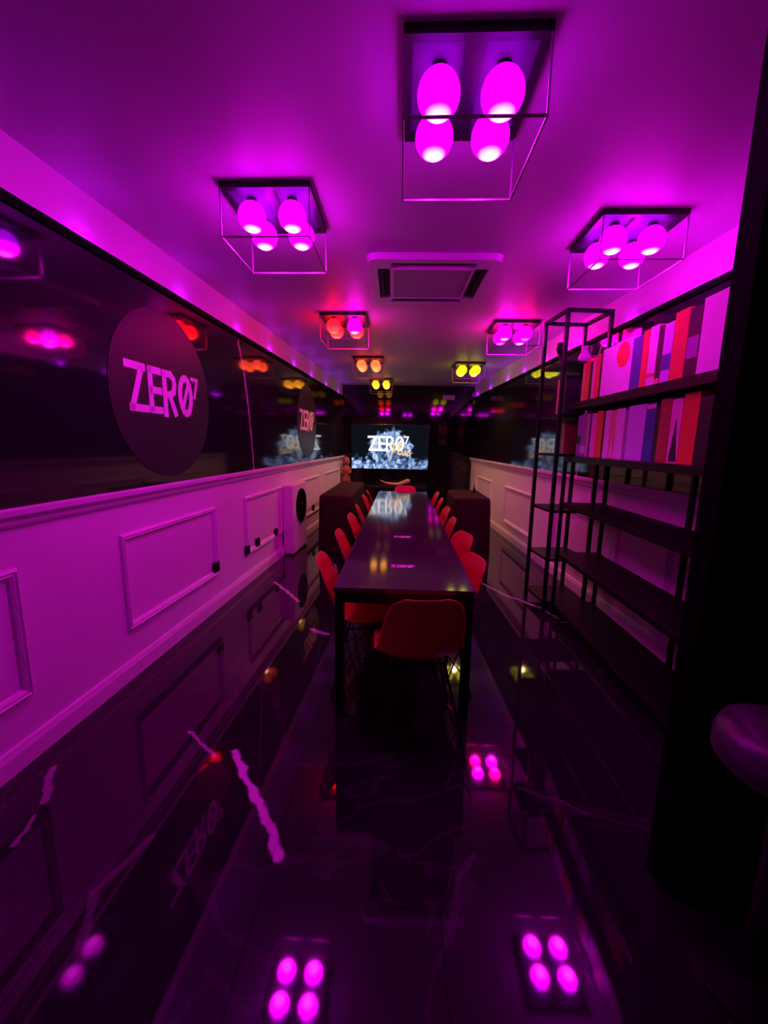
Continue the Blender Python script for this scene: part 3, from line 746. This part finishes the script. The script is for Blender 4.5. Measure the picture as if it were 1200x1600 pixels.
bmesh.ops.transform(bm, matrix=m4, verts=bm.verts[:]); link_mesh('screen_script', bm, emit('screen_gold', (0.95, 0.62, 0.22), 1.1), tv)

# ------------------------------------------------------------------ far end: console, horn, figure, small boxes
co = empty('console', (-0.2, 9.34, 0), label='low black console under the television', cat='cabinet')
link_mesh('body', boxm(-0.8, 0.8, -0.2, 0.2, 0.04, 0.54, bevel=0.006), M['black_metal'], co)
for k in (-1, 0, 1):
    d = link_mesh('door', boxm(k*0.53-0.255, k*0.53+0.255, -0.216, -0.2, 0.06, 0.52, bevel=0.003), M['black_metal'], co)
    link_mesh('handle', boxm(k*0.53+0.2, k*0.53+0.21, -0.228, -0.216, 0.25, 0.35), M['dark_bronze'], d)
link_mesh('plinth', boxm(-0.75, 0.75, -0.17, 0.17, 0, 0.04), M['black_metal'], co)
hp = [(-0.36, 0.135), (-0.27, 0.085), (-0.16, 0.055), (-0.04, 0.04), (0.08, 0.046), (0.19, 0.085), (0.27, 0.12), (0.325, 0.125)]
bm = tube(bmesh.new(), [(x, 0, z) for x, z in hp], [0.006, 0.018, 0.028, 0.036, 0.042, 0.048, 0.05, 0.03], 14)
ho = link_mesh('horn_ornament', bm, M['wood'], None, True, (-0.12, 9.28, 0.538)); tag(ho, 'pale curved horn shaped ornament on console under the television', 'ornament')
pd = link_mesh('pedestal', boxm(-0.14, 0.14, -0.14, 0.14, 0, 0.56, bevel=0.006), M['black_metal'], None, loc=(-1.24, 9.36, 0)); tag(pd, 'black square pedestal in far left corner under the figurine', 'pedestal')
fg = empty('figurine', (-1.255, 9.34, 0.56), label='reddish brown stacked figurine on pedestal in far left corner', cat='figurine')
link_mesh('base', boxm(-0.11, 0.11, -0.10, 0.10, 0, 0.05, bevel=0.006), M['plinth'], fg)
link_mesh('body', lathe(bmesh.new(), [(0.09, 0.05), (0.10, 0.09), (0.085, 0.17), (0.06, 0.22), (0.085, 0.27), (0.095, 0.33), (0.07, 0.40), (0.04, 0.43)], 20), M['clay'], fg, True)
hd = link_mesh('head', lathe(bmesh.new(), [(0.0, 0.42), (0.05, 0.43), (0.075, 0.48), (0.078, 0.53), (0.06, 0.59), (0.03, 0.615), (0, 0.62)], 20), M['clay'], fg, True)
for s in (-1, 1):
    link_mesh('arm', tube(bmesh.new(), [(s*0.085, -0.02, 0.36), (s*0.105, -0.05, 0.27), (s*0.05, -0.10, 0.24)], [0.03, 0.027, 0.022], 10), M['clay'], fg, True)
sg = empty('wall_box', (1.03, Y1, 2.525), label='small pale box sign high on the far black wall', cat='sign')
link_mesh('housing', boxm(-0.13, 0.13, -0.05, 0.0, -0.05, 0.05, bevel=0.006), M['ac_white'], sg)
link_mesh('face', boxm(-0.115, 0.115, -0.053, -0.05, -0.038, 0.038), M['ac_grey'], sg)
cc = empty('security_camera', wr_pt(0.06, 9.3, 2.60), label='small white camera at far end of right wall top', cat='camera')
link_mesh('bracket', boxm(-0.01, 0.065, -0.02, 0.02, 0.0, 0.02), M['ac_white'], cc)
link_mesh('body', boxm(-0.05, 0.01, -0.08, 0.05, -0.06, 0.0, bevel=0.012), M['ac_white'], cc)
link_mesh('lens', tube(bmesh.new(), [(-0.02, -0.08, -0.03), (-0.02, -0.088, -0.03)], 0.018, 14), M['black_metal'], cc)

# ------------------------------------------------------------------ stool by the partition
st = empty('stool', (1.035, 0.99, 0), label='dark round padded stool at right edge by black partition', cat='stool')
link_mesh('seat', lathe(bmesh.new(), [(0.0, 0.66), (0.13, 0.66), (0.155, 0.668), (0.168, 0.69), (0.168, 0.73), (0.155, 0.765), (0.12, 0.782), (0, 0.79)], 32), M['stool'], st, True)
link_mesh('column', lathe(bmesh.new(), [(0.03, 0.03), (0.025, 0.06), (0.025, 0.64)], 16), M['black_metal'], st, True)
link_mesh('foot_plate', lathe(bmesh.new(), [(0.15, 0.0), (0.15, 0.012), (0.05, 0.03), (0, 0.031)], 32), M['black_metal'], st)
